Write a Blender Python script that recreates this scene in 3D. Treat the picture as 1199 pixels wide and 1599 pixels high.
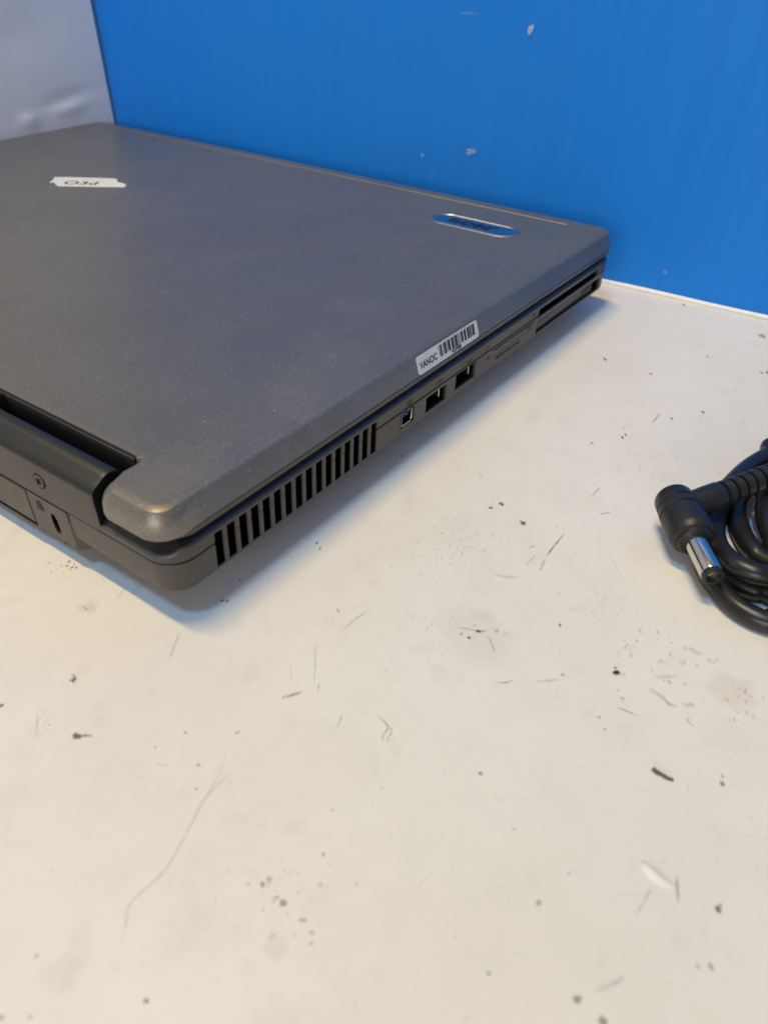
import bpy, bmesh, math, random
from mathutils import Vector, Matrix

random.seed(7)
S = bpy.context.scene
for o in list(bpy.data.objects): bpy.data.objects.remove(o)
COL = S.collection

# ------------------------------------------------------------------ camera
FPX, CAM = 1202.73, Vector((0.116937, -0.084708, 0.141927))
YAW, PITCH, ROLL = -0.607144, 0.652738, 0.02473
fw = Vector((math.sin(YAW)*math.cos(PITCH), math.cos(YAW)*math.cos(PITCH), -math.sin(PITCH)))
rt = fw.cross(Vector((0, 0, 1))).normalized(); up = rt.cross(fw)
cr, sr = math.cos(ROLL), math.sin(ROLL)
AX, AY = cr*rt+sr*up, -sr*rt+cr*up
cd = bpy.data.cameras.new('camera'); cam = bpy.data.objects.new('camera', cd); COL.objects.link(cam)
M = Matrix((AX, AY, -fw)).transposed().to_4x4(); M.translation = CAM; cam.matrix_world = M
cd.sensor_fit = 'VERTICAL'; cd.sensor_height = 34.6; cd.lens = FPX/1599*34.6
cd.clip_start = .01; cd.clip_end = 50
cd.dof.use_dof = True; cd.dof.focus_distance = .255; cd.dof.aperture_fstop = 15
S.camera = cam

def px(x, y, z=0.0):
    """photo pixel -> point on the level z (things lying on the table or on the lid)"""
    d = AX*((x-599.5)/FPX) - AY*((y-799.5)/FPX) + fw
    return CAM + d*((z-CAM.z)/d.z)

# ------------------------------------------------------------------ light
w = bpy.data.worlds.new('World'); S.world = w; w.use_nodes = True
bg = w.node_tree.nodes['Background']; bg.inputs[0].default_value = (1.0, .98, .98, 1); bg.inputs[1].default_value = .15

def area(name, d, dist, sx, sy, power, col):
    l = bpy.data.lights.new(name, 'AREA'); l.shape = 'RECTANGLE'; l.size = sx; l.size_y = sy
    l.energy = power; l.color = col
    o = bpy.data.objects.new(name, l); COL.objects.link(o)
    d = Vector(d).normalized(); o.location = Vector((0, .05, 0)) + d*dist
    o.rotation_euler = (-d).to_track_quat('-Z', 'Y').to_euler()
    return o
t_ = area('ceiling_tube_lamp', (-.17, -.12, 1), 2.3, .80, .09, 35.5, (1, .725, .31)); t_.rotation_euler = (0, 0, 0)
area('daylight_lamp', (-.01, -.44, 1), 2.2, .28, .28, 15, (.30, .62, 1.0))
fill_lt = area('board_fill_light', (.30, -1, .26), 2.6, 1.6, .8, 26, (1.0, .92, .84))  # added fill with no real source, brightens the boards and laptop rear

S.view_settings.view_transform = 'Standard'; S.view_settings.look = 'None'
S.view_settings.exposure = 0; S.view_settings.gamma = 1
S.render.engine = 'CYCLES'

# ------------------------------------------------------------------ materials
def nodes(name):
    m = bpy.data.materials.new(name); m.use_nodes = True
    nt = m.node_tree; return m, nt, nt.nodes['Principled BSDF']
def N(nt, t, **kw):
    n = nt.nodes.new(t)
    for k, v in kw.items():
        if k in n.inputs: n.inputs[k].default_value = v
        else: setattr(n, k, v)
    return n
def noise(nt, scale, detail=3, rough=.6, vec=None):
    n = N(nt, 'ShaderNodeTexNoise'); n.inputs['Scale'].default_value = scale
    n.inputs['Detail'].default_value = detail; n.inputs['Roughness'].default_value = rough
    if vec is None:
        tc = N(nt, 'ShaderNodeTexCoord'); vec = tc.outputs['Object']
    nt.links.new(vec, n.inputs['Vector']); return n.outputs['Fac']
def ramp(nt, fac, stops):
    r = N(nt, 'ShaderNodeValToRGB'); e = r.color_ramp.elements
    while len(e) < len(stops): e.new(.5)
    for el, (p, c) in zip(e, stops):
        el.position = p; el.color = (c, c, c, 1) if isinstance(c, (int, float)) else (*c, 1)
    nt.links.new(fac, r.inputs['Fac']); return r.outputs['Color']
def mixc(nt, fac, a, b, mode='MIX'):
    m = N(nt, 'ShaderNodeMix', data_type='RGBA', blend_type=mode)
    for s, v in ((m.inputs[0], fac), (m.inputs[6], a), (m.inputs[7], b)):
        if hasattr(v, 'node'): nt.links.new(v, s)
        elif isinstance(v, (int, float)): s.default_value = v
        else: s.default_value = (*v, 1)
    return m.outputs[2]
def bump(nt, b, h, strength, dist):
    n = N(nt, 'ShaderNodeBump'); n.inputs['Strength'].default_value = strength; n.inputs['Distance'].default_value = dist
    nt.links.new(h, n.inputs['Height']); nt.links.new(n.outputs[0], b.inputs['Normal'])

def plastic(name, col, rough=.45, metal=0., var=.12, grain=1500, bstr=.15, spec=.5):
    m, nt, b = nodes(name)
    f = noise(nt, 60, 5); g = noise(nt, grain, 2)
    c = mixc(nt, ramp(nt, f, [(.35, 1-var), (.65, 1+var)]), (0, 0, 0), col)
    c = mixc(nt, 1.0, ramp(nt, f, [(.3, 1-var), (.7, 1.0)]), col, 'MULTIPLY')
    nt.links.new(c, b.inputs['Base Color'])
    nt.links.new(ramp(nt, noise(nt, 35, 6, .7), [(.3, rough-.06), (.7, rough+.08)]), b.inputs['Roughness'])
    b.inputs['Metallic'].default_value = metal; b.inputs['Specular IOR Level'].default_value = spec
    if bstr: bump(nt, b, g, bstr, .0002)
    return m

def flat(name, col, rough=.6, metal=0., spec=.5):
    m, nt, b = nodes(name)
    f = noise(nt, 300, 3)
    nt.links.new(mixc(nt, 1.0, ramp(nt, f, [(.3, .9), (.7, 1.0)]), col, 'MULTIPLY'), b.inputs['Base Color'])
    b.inputs['Roughness'].default_value = rough; b.inputs['Metallic'].default_value = metal
    b.inputs['Specular IOR Level'].default_value = spec
    return m

def lid_paint():
    m, nt, b = nodes('silver_lid_paint')
    fl = N(nt, 'ShaderNodeTexVoronoi'); fl.inputs['Scale'].default_value = 2600
    tc = N(nt, 'ShaderNodeTexCoord'); nt.links.new(tc.outputs['Object'], fl.inputs['Vector'])
    sep = N(nt, 'ShaderNodeSeparateColor'); nt.links.new(fl.outputs['Color'], sep.inputs[0])
    flake = ramp(nt, sep.outputs[0], [(0, .82), (.9, 1.0), (.975, 1.1), (1, 1.6)])
    smear = ramp(nt, noise(nt, 22, 6, .65), [(.3, .92), (.55, 1.0), (.75, 1.12)])
    c = mixc(nt, 1.0, flake, smear, 'MULTIPLY')
    c = mixc(nt, 1.0, c, (.245, .228, .207), 'MULTIPLY')
    nt.links.new(c, b.inputs['Base Color'])
    nt.links.new(ramp(nt, noise(nt, 30, 6, .7), [(.3, .36), (.7, .46)]), b.inputs['Roughness'])
    b.inputs['Metallic'].default_value = .62
    bump(nt, b, sep.outputs[1], .10, .00012)
    return m

def table_mat():
    m, nt, b = nodes('white_bench_paint')
    big = noise(nt, 14, 5, .6); mid = noise(nt, 70, 5, .65)
    c = mixc(nt, ramp(nt, big, [(.4, 0.), (.68, 1.)]), (.80, .775, .735), (.76, .73, .685))
    c = mixc(nt, ramp(nt, mid, [(.48, 0.), (.72, .6)]), c, (.71, .685, .645))
    # fine pale-grey speckle and hair scratches
    sp = ramp(nt, noise(nt, 900, 2, .5), [(.66, 0.), (.76, .45)])
    msk = ramp(nt, noise(nt, 45, 3), [(.48, 0.), (.62, 1.)])
    mm = N(nt, 'ShaderNodeMath', operation='MULTIPLY'); nt.links.new(sp, mm.inputs[0]); nt.links.new(msk, mm.inputs[1])
    c = mixc(nt, mm.outputs[0], c, (.42, .40, .35))
    nt.links.new(c, b.inputs['Base Color'])
    nt.links.new(ramp(nt, mid, [(.3, .42), (.7, .6)]), b.inputs['Roughness'])
    b.inputs['Specular IOR Level'].default_value = .35
    bump(nt, b, noise(nt, 120, 4), .12, .0006)
    return m

def blue_mat():
    m, nt, b = nodes('blue_board_plastic')
    tc = N(nt, 'ShaderNodeTexCoord'); mp = N(nt, 'ShaderNodeMapping'); mp.inputs['Scale'].default_value = (260, 260, 6)
    nt.links.new(tc.outputs['Object'], mp.inputs['Vector'])
    st = noise(nt, 1, 2, .5, mp.outputs[0])
    c = mixc(nt, ramp(nt, st, [(.3, 0.), (.7, 1.)]), (.006, .190, .68), (.008, .205, .71))
    c = mixc(nt, ramp(nt, noise(nt, 9, 5, .6), [(.4, 0.), (.7, .35)]), c, (.016, .21, .69))
    nt.links.new(c, b.inputs['Base Color']); b.inputs['Roughness'].default_value = .55
    b.inputs['Specular IOR Level'].default_value = .25
    bump(nt, b, st, .08, .0005); return m

def mark_mat():
    m, nt, b = nodes('dirt_scuffs_and_shade')
    a = N(nt, 'ShaderNodeAttribute', attribute_name='mark')
    nt.links.new(a.outputs['Color'], b.inputs['Base Color']); b.inputs['Roughness'].default_value = .8
    b.inputs['Specular IOR Level'].default_value = .1
    k = ramp(nt, noise(nt, 1400, 3, .7), [(.3, .35), (.6, 1.)])
    mm = N(nt, 'ShaderNodeMath', operation='MULTIPLY'); nt.links.new(a.outputs['Alpha'], mm.inputs[0]); nt.links.new(k, mm.inputs[1])
    nt.links.new(mm.outputs[0], b.inputs['Alpha']); return m

MT = dict(
    lid=lid_paint(), table=table_mat(), blue=blue_mat(), mark=mark_mat(),
    case=plastic('grey_case_plastic', (.080, .073, .066), .42, .25, .1, 1800, .12),
    bezel=plastic('bezel_plastic', (.075, .07, .065), .45, .1, .1, 1800, .1),
    dark=plastic('dark_plastic_hinge_shade', (.024, .0235, .023), .40, .1, .15, 1600, .12),  # trim and bridge plastic; on the hinge cover's top, shading put into colour
    deck=plastic('black_plastic_deck_shade', (.012, .0125, .014), .30, 0., .1, 1600, .05),  # port parts are black; on the deck it paints the lid's shade
    black=flat('cavity_black', (.004, .004, .004), .8, 0, .1),
    steel=flat('connector_steel', (.62, .60, .57), .28, 1.),
    nickel=flat('barrel_nickel', (.75, .71, .66), .16, 1.),
    chrome=flat('emblem_chrome', (.55, .56, .58), .12, 1.),
    rim=flat('emblem_rim', (.42, .42, .42), .38, 1.),
    letter=flat('emblem_letter', (.030, .045, .075), .35, .6),
    white=plastic('white_sheet', (.90, .89, .89), .5, 0., .05, 200, .05, .3),
    paper=flat('sticker_paper', (.70, .72, .72), .55),
    bead=flat('white_edge', (.85, .85, .84), .45),
    tape=flat('tape_paper', (.78, .77, .72), .6),
    ink=flat('black_ink', (.03, .03, .032), .7),
    print=flat('port_print', (.008, .008, .008), .6),
    rubber=plastic('black_rubber', (.017, .0165, .016), .42, 0., .25, 900, .25),
    cord=plastic('black_cord_jacket', (.015, .0148, .0145), .36, 0., .25, 700, .12),
    crumb=flat('crumb_brown', (.13, .10, .06), .9),
)

# ------------------------------------------------------------------ helpers
def link(name, me, mat, parent=None, smooth=30):
    o = bpy.data.objects.new(name, me); COL.objects.link(o)
    if mat and not me.materials: me.materials.append(mat)
    if smooth is not None and me.polygons:
        me.polygons.foreach_set('use_smooth', [True]*len(me.polygons)); me.set_sharp_from_angle(angle=math.radians(smooth))
    if parent: o.parent = parent
    return o
def from_bm(name, bm, mat, parent=None, smooth=30):
    bmesh.ops.recalc_face_normals(bm, faces=bm.faces)
    me = bpy.data.meshes.new(name); bm.to_mesh(me); bm.free(); return link(name, me, mat, parent, smooth)
def tag(o, label=None, cat=None, group=None, kind=None):
    for k, v in (('label', label), ('category', cat), ('group', group), ('kind', kind)):
        if v: o[k] = v
    return o
def box_bm(bm, x0, x1, y0, y1, z0, z1, bev=0):
    r = bmesh.ops.create_cube(bm, size=1)
    for v in r['verts']:
        v.co = Vector(((x0+x1)/2+v.co.x*(x1-x0), (y0+y1)/2+v.co.y*(y1-y0), (z0+z1)/2+v.co.z*(z1-z0)))
    if bev:
        es = list({e for v in r['verts'] for e in v.link_edges})
        bmesh.ops.bevel(bm, geom=es, offset=bev, segments=2, affect='EDGES', profile=.5)
def box(name, x0, x1, y0, y1, z0, z1, mat, parent=None, bev=0):
    bm = bmesh.new(); box_bm(bm, x0, x1, y0, y1, z0, z1, bev); return from_bm(name, bm, mat, parent)

def outline(poly, nseg=8, step=.004):
    """poly: CCW [(x,y,r)] -> [(x,y,nx,ny)] with rounded corners, edges cut into short steps"""
    n = len(poly); out = []
    for i in range(n):
        p0, p1, p2 = Vector(poly[i-1][:2]), Vector(poly[i][:2]), Vector(poly[(i+1) % n][:2]); r = poly[i][2]
        a, b = (p1-p0).normalized(), (p2-p1).normalized()
        na, nb = Vector((a.y, -a.x)), Vector((b.y, -b.x))
        cr_ = a.x*b.y-a.y*b.x; ang = math.atan2(cr_, a.dot(b)); t = r*math.tan(abs(ang)/2)
        s = 1 if ang > 0 else -1
        c = p1 - a*t - na*r*s
        for k in range(nseg+1):
            th = ang*k/nseg; co, si = math.cos(th), math.sin(th)
            nn = Vector((na.x*co-na.y*si, na.x*si+na.y*co))
            q = c + nn*r*s; out.append((q.x, q.y, nn.x, nn.y))
        # edge to the next corner
        p3 = Vector(poly[(i+2) % n][:2]); r2 = poly[(i+1) % n][2]
        c2 = (p3-p2).normalized(); an2 = math.atan2(b.x*c2.y-b.y*c2.x, b.dot(c2)); t2 = r2*math.tan(abs(an2)/2)
        s0, s1 = p1+b*t, p2-b*t2; L = (s1-s0).length; m = int(L/step)
        for k in range(1, m):
            q = s0.lerp(s1, k/m); out.append((q.x, q.y, nb.x, nb.y))
    return out
def loft(name, ol, secs, mat, parent=None, smooth=25):
    """secs: functions (x,y,nx,ny)->(inset,z)"""
    bm = bmesh.new(); rings = []
    for f in secs:
        ring = []
        for (x, y, nx, ny) in ol:
            ins, z = f(x, y, nx, ny); ring.append(bm.verts.new((x-nx*ins, y-ny*ins, z)))
        rings.append(ring)
    n = len(ol)
    for a, b in zip(rings, rings[1:]):
        for i in range(n): bm.faces.new((a[i], a[(i+1) % n], b[(i+1) % n], b[i]))
    bm.faces.new(rings[0][::-1]); bm.faces.new(rings[-1])
    return from_bm(name, bm, mat, parent, smooth)
def cut(o, cutter_bm, smooth=25):
    bmesh.ops.recalc_face_normals(cutter_bm, faces=cutter_bm.faces)
    me = bpy.data.meshes.new('cutter'); cutter_bm.to_mesh(me); c = bpy.data.objects.new('cutter', me); COL.objects.link(c)
    md = o.modifiers.new('b', 'BOOLEAN'); md.operation = 'DIFFERENCE'; md.object = c; md.solver = 'EXACT'
    dg = bpy.context.evaluated_depsgraph_get()
    nm = bpy.data.meshes.new_from_object(o.evaluated_get(dg)); o.modifiers.clear()
    o.data = nm; bpy.data.objects.remove(c)
    nm.polygons.foreach_set('use_smooth', [True]*len(nm.polygons)); nm.set_sharp_from_angle(angle=math.radians(smooth))
def prism(name, pts, ax, a0, a1, mat, parent=None, smooth=40):
    """pts 2D polygon in the plane across axis ax ('x': (y,z), 'z': (x,y))"""
    bm = bmesh.new(); R = []
    for a in (a0, a1):
        R.append([bm.verts.new((a, u, v) if ax == 'x' else (u, a, v) if ax == 'y' else (u, v, a)) for u, v in pts])
    n = len(pts)
    for i in range(n): bm.faces.new((R[0][i], R[0][(i+1) % n], R[1][(i+1) % n], R[1][i]))
    bm.faces.new(R[0][::-1]); bm.faces.new(R[1]); return from_bm(name, bm, mat, parent, smooth)
def lathe(name, prof, org, d, mat, parent=None, seg=40, smooth=35):
    d = Vector(d).normalized(); u = d.orthogonal().normalized(); v = d.cross(u); bm = bmesh.new(); R = []
    for t, r in prof:
        R.append([bm.verts.new(Vector(org)+d*t+(u*math.cos(2*math.pi*k/seg)+v*math.sin(2*math.pi*k/seg))*max(r, 1e-5)) for k in range(seg)])
    for a, b in zip(R, R[1:]):
        for k in range(seg): bm.faces.new((a[k], a[(k+1) % seg], b[(k+1) % seg], b[k]))
    bm.faces.new(R[0][::-1]); bm.faces.new(R[-1]); return from_bm(name, bm, mat, parent, smooth)
def catmull(P, n=12):
    P = [Vector(p) for p in P]; Q = [2*P[0]-P[1]]+P+[2*P[-1]-P[-2]]; out = []
    for i in range(1, len(Q)-2):
        a, b, c, d = Q[i-1:i+3]
        for k in range(n):
            t = k/n; out.append(.5*((2*b)+(c-a)*t+(2*a-5*b+4*c-d)*t*t+(3*b-a-3*c+d)*t**3))
    out.append(P[-1]); return out
def tube(name, pts, r, mat, parent=None, seg=14, closed=False):
    pts = [Vector(p) for p in pts]; bm = bmesh.new(); R = []; n = len(pts)
    t0 = (pts[1]-pts[0]).normalized(); u = t0.orthogonal().normalized()
    for i, p in enumerate(pts):
        if closed: t = (pts[(i+1) % n]-pts[i-1]).normalized()
        else: t = (pts[min(i+1, n-1)]-pts[max(i-1, 0)]).normalized()
        u = (u-t*u.dot(t)).normalized(); v = t.cross(u)
        R.append([bm.verts.new(p+(u*math.cos(2*math.pi*k/seg)+v*math.sin(2*math.pi*k/seg))*r) for k in range(seg)])
    for a, b in list(zip(R, R[1:]))+([(R[-1], R[0])] if closed else []):
        for k in range(seg): bm.faces.new((a[k], a[(k+1) % seg], b[(k+1) % seg], b[k]))
    if not closed: bm.faces.new(R[0][::-1]); bm.faces.new(R[-1])
    return from_bm(name, bm, mat, parent, 60)
def text(name, body, size, mat4, mat, parent, extrude=.00005, xs=1., bold=0):
    c = bpy.data.curves.new('t', 'FONT'); c.body = body; c.size = size; c.extrude = extrude; c.offset = bold
    c.align_x = 'CENTER'; c.align_y = 'CENTER'
    t = bpy.data.objects.new('t', c); COL.objects.link(t)
    dg = bpy.context.evaluated_depsgraph_get(); me = bpy.data.meshes.new_from_object(t.evaluated_get(dg))
    bpy.data.objects.remove(t); me.transform(mat4 @ Matrix.Diagonal((xs, 1, 1, 1))); me.materials.clear()
    return link(name, me, mat, parent, None)
def frame(o, ux, uy):
    ux = Vector(ux).normalized(); uy = Vector(uy); uy = (uy-ux*uy.dot(ux)).normalized(); m = Matrix((ux, uy, ux.cross(uy))).transposed().to_4x4()
    m.translation = Vector(o); return m
def empty(name, loc=(0, 0, 0)):
    o = bpy.data.objects.new(name, None); o.location = loc; COL.objects.link(o); return o
sm = lambda a, b, x: (lambda t: t*t*(3-2*t))(min(1, max(0, (x-a)/(b-a))))

# ------------------------------------------------------------------ setting
WY = lambda x: .2916+.0447*x          # foot of the blue board
ang = math.atan(.0447)
bm = bmesh.new()
P = [(-1.1, -1.3), (1.3, -1.3), (1.3, WY(1.3)-.0022), (-1.1, WY(-1.1)-.0022)]
for z in (-.03, 0):
    for x, y in P: bm.verts.new((x, y, z))
bm.verts.ensure_lookup_table(); V = bm.verts
bm.faces.new([V[i] for i in (3, 2, 1, 0)]); bm.faces.new([V[i] for i in (4, 5, 6, 7)])
for i in range(4): bm.faces.new([V[i], V[(i+1) % 4], V[4+(i+1) % 4], V[4+i]])
table = tag(from_bm('table_top', bm, MT['table']), 'scuffed white painted bench top under the laptop', 'table', kind='structure')
tube('edge_bead', [Vector((x, WY(x)-.0012, .0006+.0002*math.sin(x*37)+.00015*math.sin(x*91+1))) for x in [-1.1+.01*i for i in range(241)]], .0012, MT['bead'], table, 8)

# blue board: a standing sheet, a little bowed
def board(name, origin, ux, nrm, L, H, th, warp, mat, nx=90, nz=50):
    ux, nrm, o = Vector(ux).normalized(), Vector(nrm).normalized(), Vector(origin)
    bm = bmesh.new(); F = []; B = []
    for j in range(nz+1):
        rf, rb = [], []
        for i in range(nx+1):
            a, b = L*i/nx, H*j/nz; wv = warp(a, b); e = wv[1]
            p = o+ux*(a+e)+Vector((0, 0, b))+nrm*wv[0]
            rf.append(bm.verts.new(p)); rb.append(bm.verts.new(p-nrm*th))
        F.append(rf); B.append(rb)
    for j in range(nz):
        for i in range(nx):
            bm.faces.new((F[j][i], F[j][i+1], F[j+1][i+1], F[j+1][i])); bm.faces.new((B[j][i], B[j+1][i], B[j+1][i+1], B[j][i+1]))
    for j in range(nz):
        bm.faces.new((F[j][0], F[j+1][0], B[j+1][0], B[j][0])); bm.faces.new((F[j][nx], B[j][nx], B[j+1][nx], F[j+1][nx]))
    for i in range(nx):
        bm.faces.new((F[0][i], B[0][i], B[0][i+1], F[0][i+1])); bm.faces.new((F[nz][i], F[nz][i+1], B[nz][i+1], B[nz][i]))
    return from_bm(name, bm, mat, None, 50)
bx_ = Vector((1, .0447, 0)).normalized(); bn = Vector((.0447, -1, 0)).normalized()
blue = board('blue_board', (-.52, WY(-.52)+.0002, -.03), bx_, bn, 1.5, .62, .004,
             lambda a, b: (-.0004*math.sin(a*9)-.001*max(0, b-.03)*math.sin(a*5), 0), MT['blue'], 60, 24)
tag(blue, 'upright plain bright blue backdrop board behind the laptop', 'board')

def white_warp(a, b):
    # a runs from the far edge toward the camera
    y = .2735-a
    d = 0.0012*math.sin(b*16+.4)*math.exp(-a*3)+.0006*math.sin(y*31+b*12)
    for (cy, cz, ry, rz, h) in ((.242, .0445, .011, .0025, .0013), (.212, .0415, .006, .0025, .0014), (.240, .050, .02, .003, -.0008), (.212, .085, .03, .012, -.0008)):
        d += h*math.exp(-((y-cy)/ry)**2-((b-cz-.12*(y-cy))/rz)**2)
    return (d, .0022*math.sin(max(0, b-.02)*13)*math.exp(-a*40))
white = board('white_board', (-.3606, .2735, .0006), (0, -1, 0), (1, 0, 0), .62, .6, .0035, white_warp, MT['white'], 230, 220)
tag(white, 'upright dented white sheet standing along the short side of the laptop', 'board')

# ------------------------------------------------------------------ laptop
W, D = .3575, .2629
RY, RYL = -.0027, -.0042          # rear wall at the seam, rear of the lid
lap = tag(empty('laptop', (0, 0, 0)), 'closed grey laptop with silver lid lying on the white bench', 'laptop')

rear_w = lambda x, y, nx, ny: sm(.3, .95, -ny)
front_w = lambda x, y, nx, ny: sm(.2, .95, ny)
base_ol = outline([(-W, RY, .0075), (0, RY, .0075), (0, D-.001, .010), (-W, D-.001, .010)], 10)
def lsec(ins, z, fins=0, rdz=0):
    return lambda x, y, nx, ny: (ins+fins*front_w(x, y, nx, ny), z+rdz*rear_w(x, y, nx, ny))
lower = loft('bottom_case', base_ol, [lsec(.030, .0050, .02), lsec(.009, .0088, .012), lsec(.0024, .0098, .0095),
    lsec(.0012, .0102, .0088), lsec(.0005, .0109, .0080), lsec(.0003, .0117, .0074), lsec(.0001, .0186, .0012), lsec(.0001, .0192, .0004), lsec(.0004, .0194)], MT['case'], lap)
upper = loft('top_case', base_ol, [lsec(.0004, .0198), lsec(.0, .0200), lsec(0, .0234, 0, -.0020), lsec(.0002, .0238, 0, -.0020), lsec(.0006, .0241, 0, -.0020)], MT['case'], lap)
deck = loft('deck', base_ol, [lsec(.0008, .0236, 0, -.0020), lsec(.0007, .0241, 0, -.0020), lsec(.0022, .0252, 0, -.0014), lsec(.0030, .0255, 0, -.0010), lsec(.005, .0256, 0, -.0008)], MT['deck'], lap)  # grey shell edge, blackened to stand for shade under the lid

def wx(z): return -.0001 if z >= .0186 else -.0001-.0002*(.0186-z)/(.0186-.0117)
def wp(y, z):
    """a point seen at (y,z) on the plane X=0 -> on the sloping side wall"""
    zz = z
    for _ in range(6): zz = z + wx(zz)*(CAM.z-z)/CAM.x
    return y - wx(zz)*(y-CAM.y)/CAM.x, zz

# ear of the hinge cover needs clear space: rear part of the deck is cut away under the hinge
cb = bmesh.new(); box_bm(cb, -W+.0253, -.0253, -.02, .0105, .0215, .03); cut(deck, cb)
cb = bmesh.new(); box_bm(cb, -W+.0253, -.0253, -.02, .0105, .0222, .03); cut(upper, cb)

# openings in the side wall
VY0, VP, NV = .0126, .00432, 16
def rect(y0, y1, z0, z1):
    a, b = wp(y0, z0), wp(y1, z1); return a[0], b[0], a[1], b[1]
vent = (VY0-.0014, VY0+VP*(NV-1)+.0014, .0118, .0226)
usb = [rect(.1062, .1190, .0127, .0183), rect(.1248, .1385, .0133, .0190)]
fwp = rect(.0915, .0993, .0135, .0189)
slot1 = (.1872, .2452, .0188, .0222); slot2 = (.1872, .2500, .0118, .0172)
reader = (.1512, .1835, .0186, .0192)
def cutter():
    cb = bmesh.new()
    for (y0, y1, z0, z1), dp in ((vent, .009), (usb[0], .012), (usb[1], .012), (fwp, .006), (slot1, .02), (slot2, .0045)):
        box_bm(cb, -dp, .003, y0, y1, z0, z1)
    return cb
cut(lower, cutter()); cut(upper, cutter())
cb = bmesh.new(); box_bm(cb, -.004, .003, *reader[:2], .0180, .0186); cut(lower, cb)
def liner(name, r, dp, mat=MT['black'], front=.0009):
    y0, y1, z0, z1 = r[0]+.00008, r[1]-.00008, r[2]+.00008, r[3]-.00008; bm = bmesh.new()
    xb = -dp+.0001
    f = [bm.verts.new(c) for c in ((wx(z0)-front, y0, z0), (wx(z0)-front, y1, z0), (wx(z1)-front, y1, z1), (wx(z1)-front, y0, z1))]
    k = [bm.verts.new((xb, y, z)) for y, z in ((y0, z0), (y1, z0), (y1, z1), (y0, z1))]
    bm.faces.new(k)
    for i in range(4): bm.faces.new((f[i], f[(i+1) % 4], k[(i+1) % 4], k[i]))
    return from_bm(name, bm, mat, lap, None)
vl = liner('vent_grille', vent, .009, front=.0003)
# fins between the vent openings, each notched at the case seam
def fin_mesh():
    t = .00145/2
    pr = [(0, .0229), (0, .0199), (-.0002, .0199), (-.0002, .0193), (wx(.0193), .0193), (wx(.0117), .0117), (wx(.0117)-.0004, .0117), (-.0004, .0229)]
    bm = bmesh.new(); R = [[bm.verts.new((x-.00003, s*t, z)) for x, z in pr] for s in (-1, 1)]; n = len(pr)
    for i in range(n): bm.faces.new((R[0][i], R[0][(i+1) % n], R[1][(i+1) % n], R[1][i]))
    bm.faces.new(R[0][::-1]); bm.faces.new(R[1])
    bmesh.ops.recalc_face_normals(bm, faces=bm.faces); me = bpy.data.meshes.new('vent_slat'); bm.to_mesh(me); bm.free(); me.materials.append(MT['case']); return me
fm = fin_mesh()
for k in range(NV-1):
    o = bpy.data.objects.new('vent_slat', fm); COL.objects.link(o); o.parent = vl; o.location = (0, VY0+VP*(k+.5), 0)

for i, r in enumerate(usb):
    u = liner('usb_port', r, .012)
    box('tongue', -.011, -.0035, r[0]+.001, r[1]-.001, r[2]+.0028, r[2]+.0046, MT['deck'], u, .0002)
    box('shield_tab', -.0036, -.0012, r[1]-.0034, r[1]-.0028, r[2]+.0020, r[3]-.0004, MT['steel'], u)
    box('shield_spring', -.0060, -.0040, r[0]+.0030, r[0]+.0040, r[3]-.0012, r[3]-.0007, MT['steel'], u)
f_ = liner('firewire_port', fwp, .006)
y0, y1, z0, z1 = fwp; y0 += .0008; y1 -= .0014; z0 += .0006; z1 -= .0002; zm = z1-.0004
path = [(y0, z0), (y1-.0004, z0), (y1+.0003, z0+.001), (y1+.0003, zm), (y1-.0018, zm), ((y0+y1)/2-.0001, zm-.0010), (y0+.0016, zm-.0002), (y0, zm-.0002)]
tube('shield_frame', [(wx(z)-.0003, y, z) for y, z in path], .00028, MT['steel'], f_, 6, True)
box('tongue', -.0055, -.002, y0+.0014, y1-.0012, z0+.001, z0+.0022, MT['deck'], f_)

s1 = liner('card_slot', slot1, .02)
box('dust_flap', -.006, -.0035, slot1[0]+.0006, slot1[1]-.0006, slot1[2]+.0004, slot1[3]-.0003, MT['deck'], s1)
s2 = liner('express_slot', slot2, .0045)
cbm = bmesh.new(); box_bm(cbm, -.0044, wx(.0115)-.0012, slot2[0]+.0008, slot2[1]-.0052, slot2[2]-.0001, slot2[3]-.0016, .0003)
dc = from_bm('dummy_card', cbm, MT['case'], s2)
for k in range(9):
    y = slot2[1]-.0072-k*.0011; box('grip_rib', wx(.0115)-.0013, wx(.0115)-.0009, y, y+.0005, slot2[2]+.0006, slot2[3]-.0022, MT['case'], dc)

# printed port marks on the side wall
def side(y, z, out=.00012): 
    yy, zz = wp(y, z); return frame((wx(zz)+out, yy, zz), (0, 1, 0), (wx(zz)-wx(zz-.001), 0, .001))
def side_poly(name, pts, c, parent):
    bm = bmesh.new(); m = side(*c)
    for poly in pts: bm.faces.new([bm.verts.new(m @ Vector((u, v, 0))) for u, v in poly])
    return from_bm(name, bm, MT['print'], parent, None)
def bar(u0, v0, u1, v1, t):
    d = Vector((u1-u0, v1-v0)).normalized(); n = Vector((-d.y, d.x))*t/2
    return [(u0-n.x, v0-n.y), (u1-n.x, v1-n.y), (u1+n.x, v1+n.y), (u0+n.x, v0+n.y)]
mm = .001
side_poly('printed_mark', [bar(-1.6*mm, .75*mm, 1.6*mm, .75*mm, .3*mm), bar(-1.6*mm, -.75*mm, 1.6*mm, -.75*mm, .3*mm), bar(-1.5*mm, -.75*mm, -1.5*mm, .75*mm, .3*mm), bar(1.5*mm, -.75*mm, 1.5*mm, .75*mm, .3*mm),
     bar(-1.0*mm, .2*mm, 1.0*mm, .2*mm, .25*mm), bar(-1.0*mm, -.25*mm, 1.0*mm, -.25*mm, .25*mm)], (.0962, .0213), lap)
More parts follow.
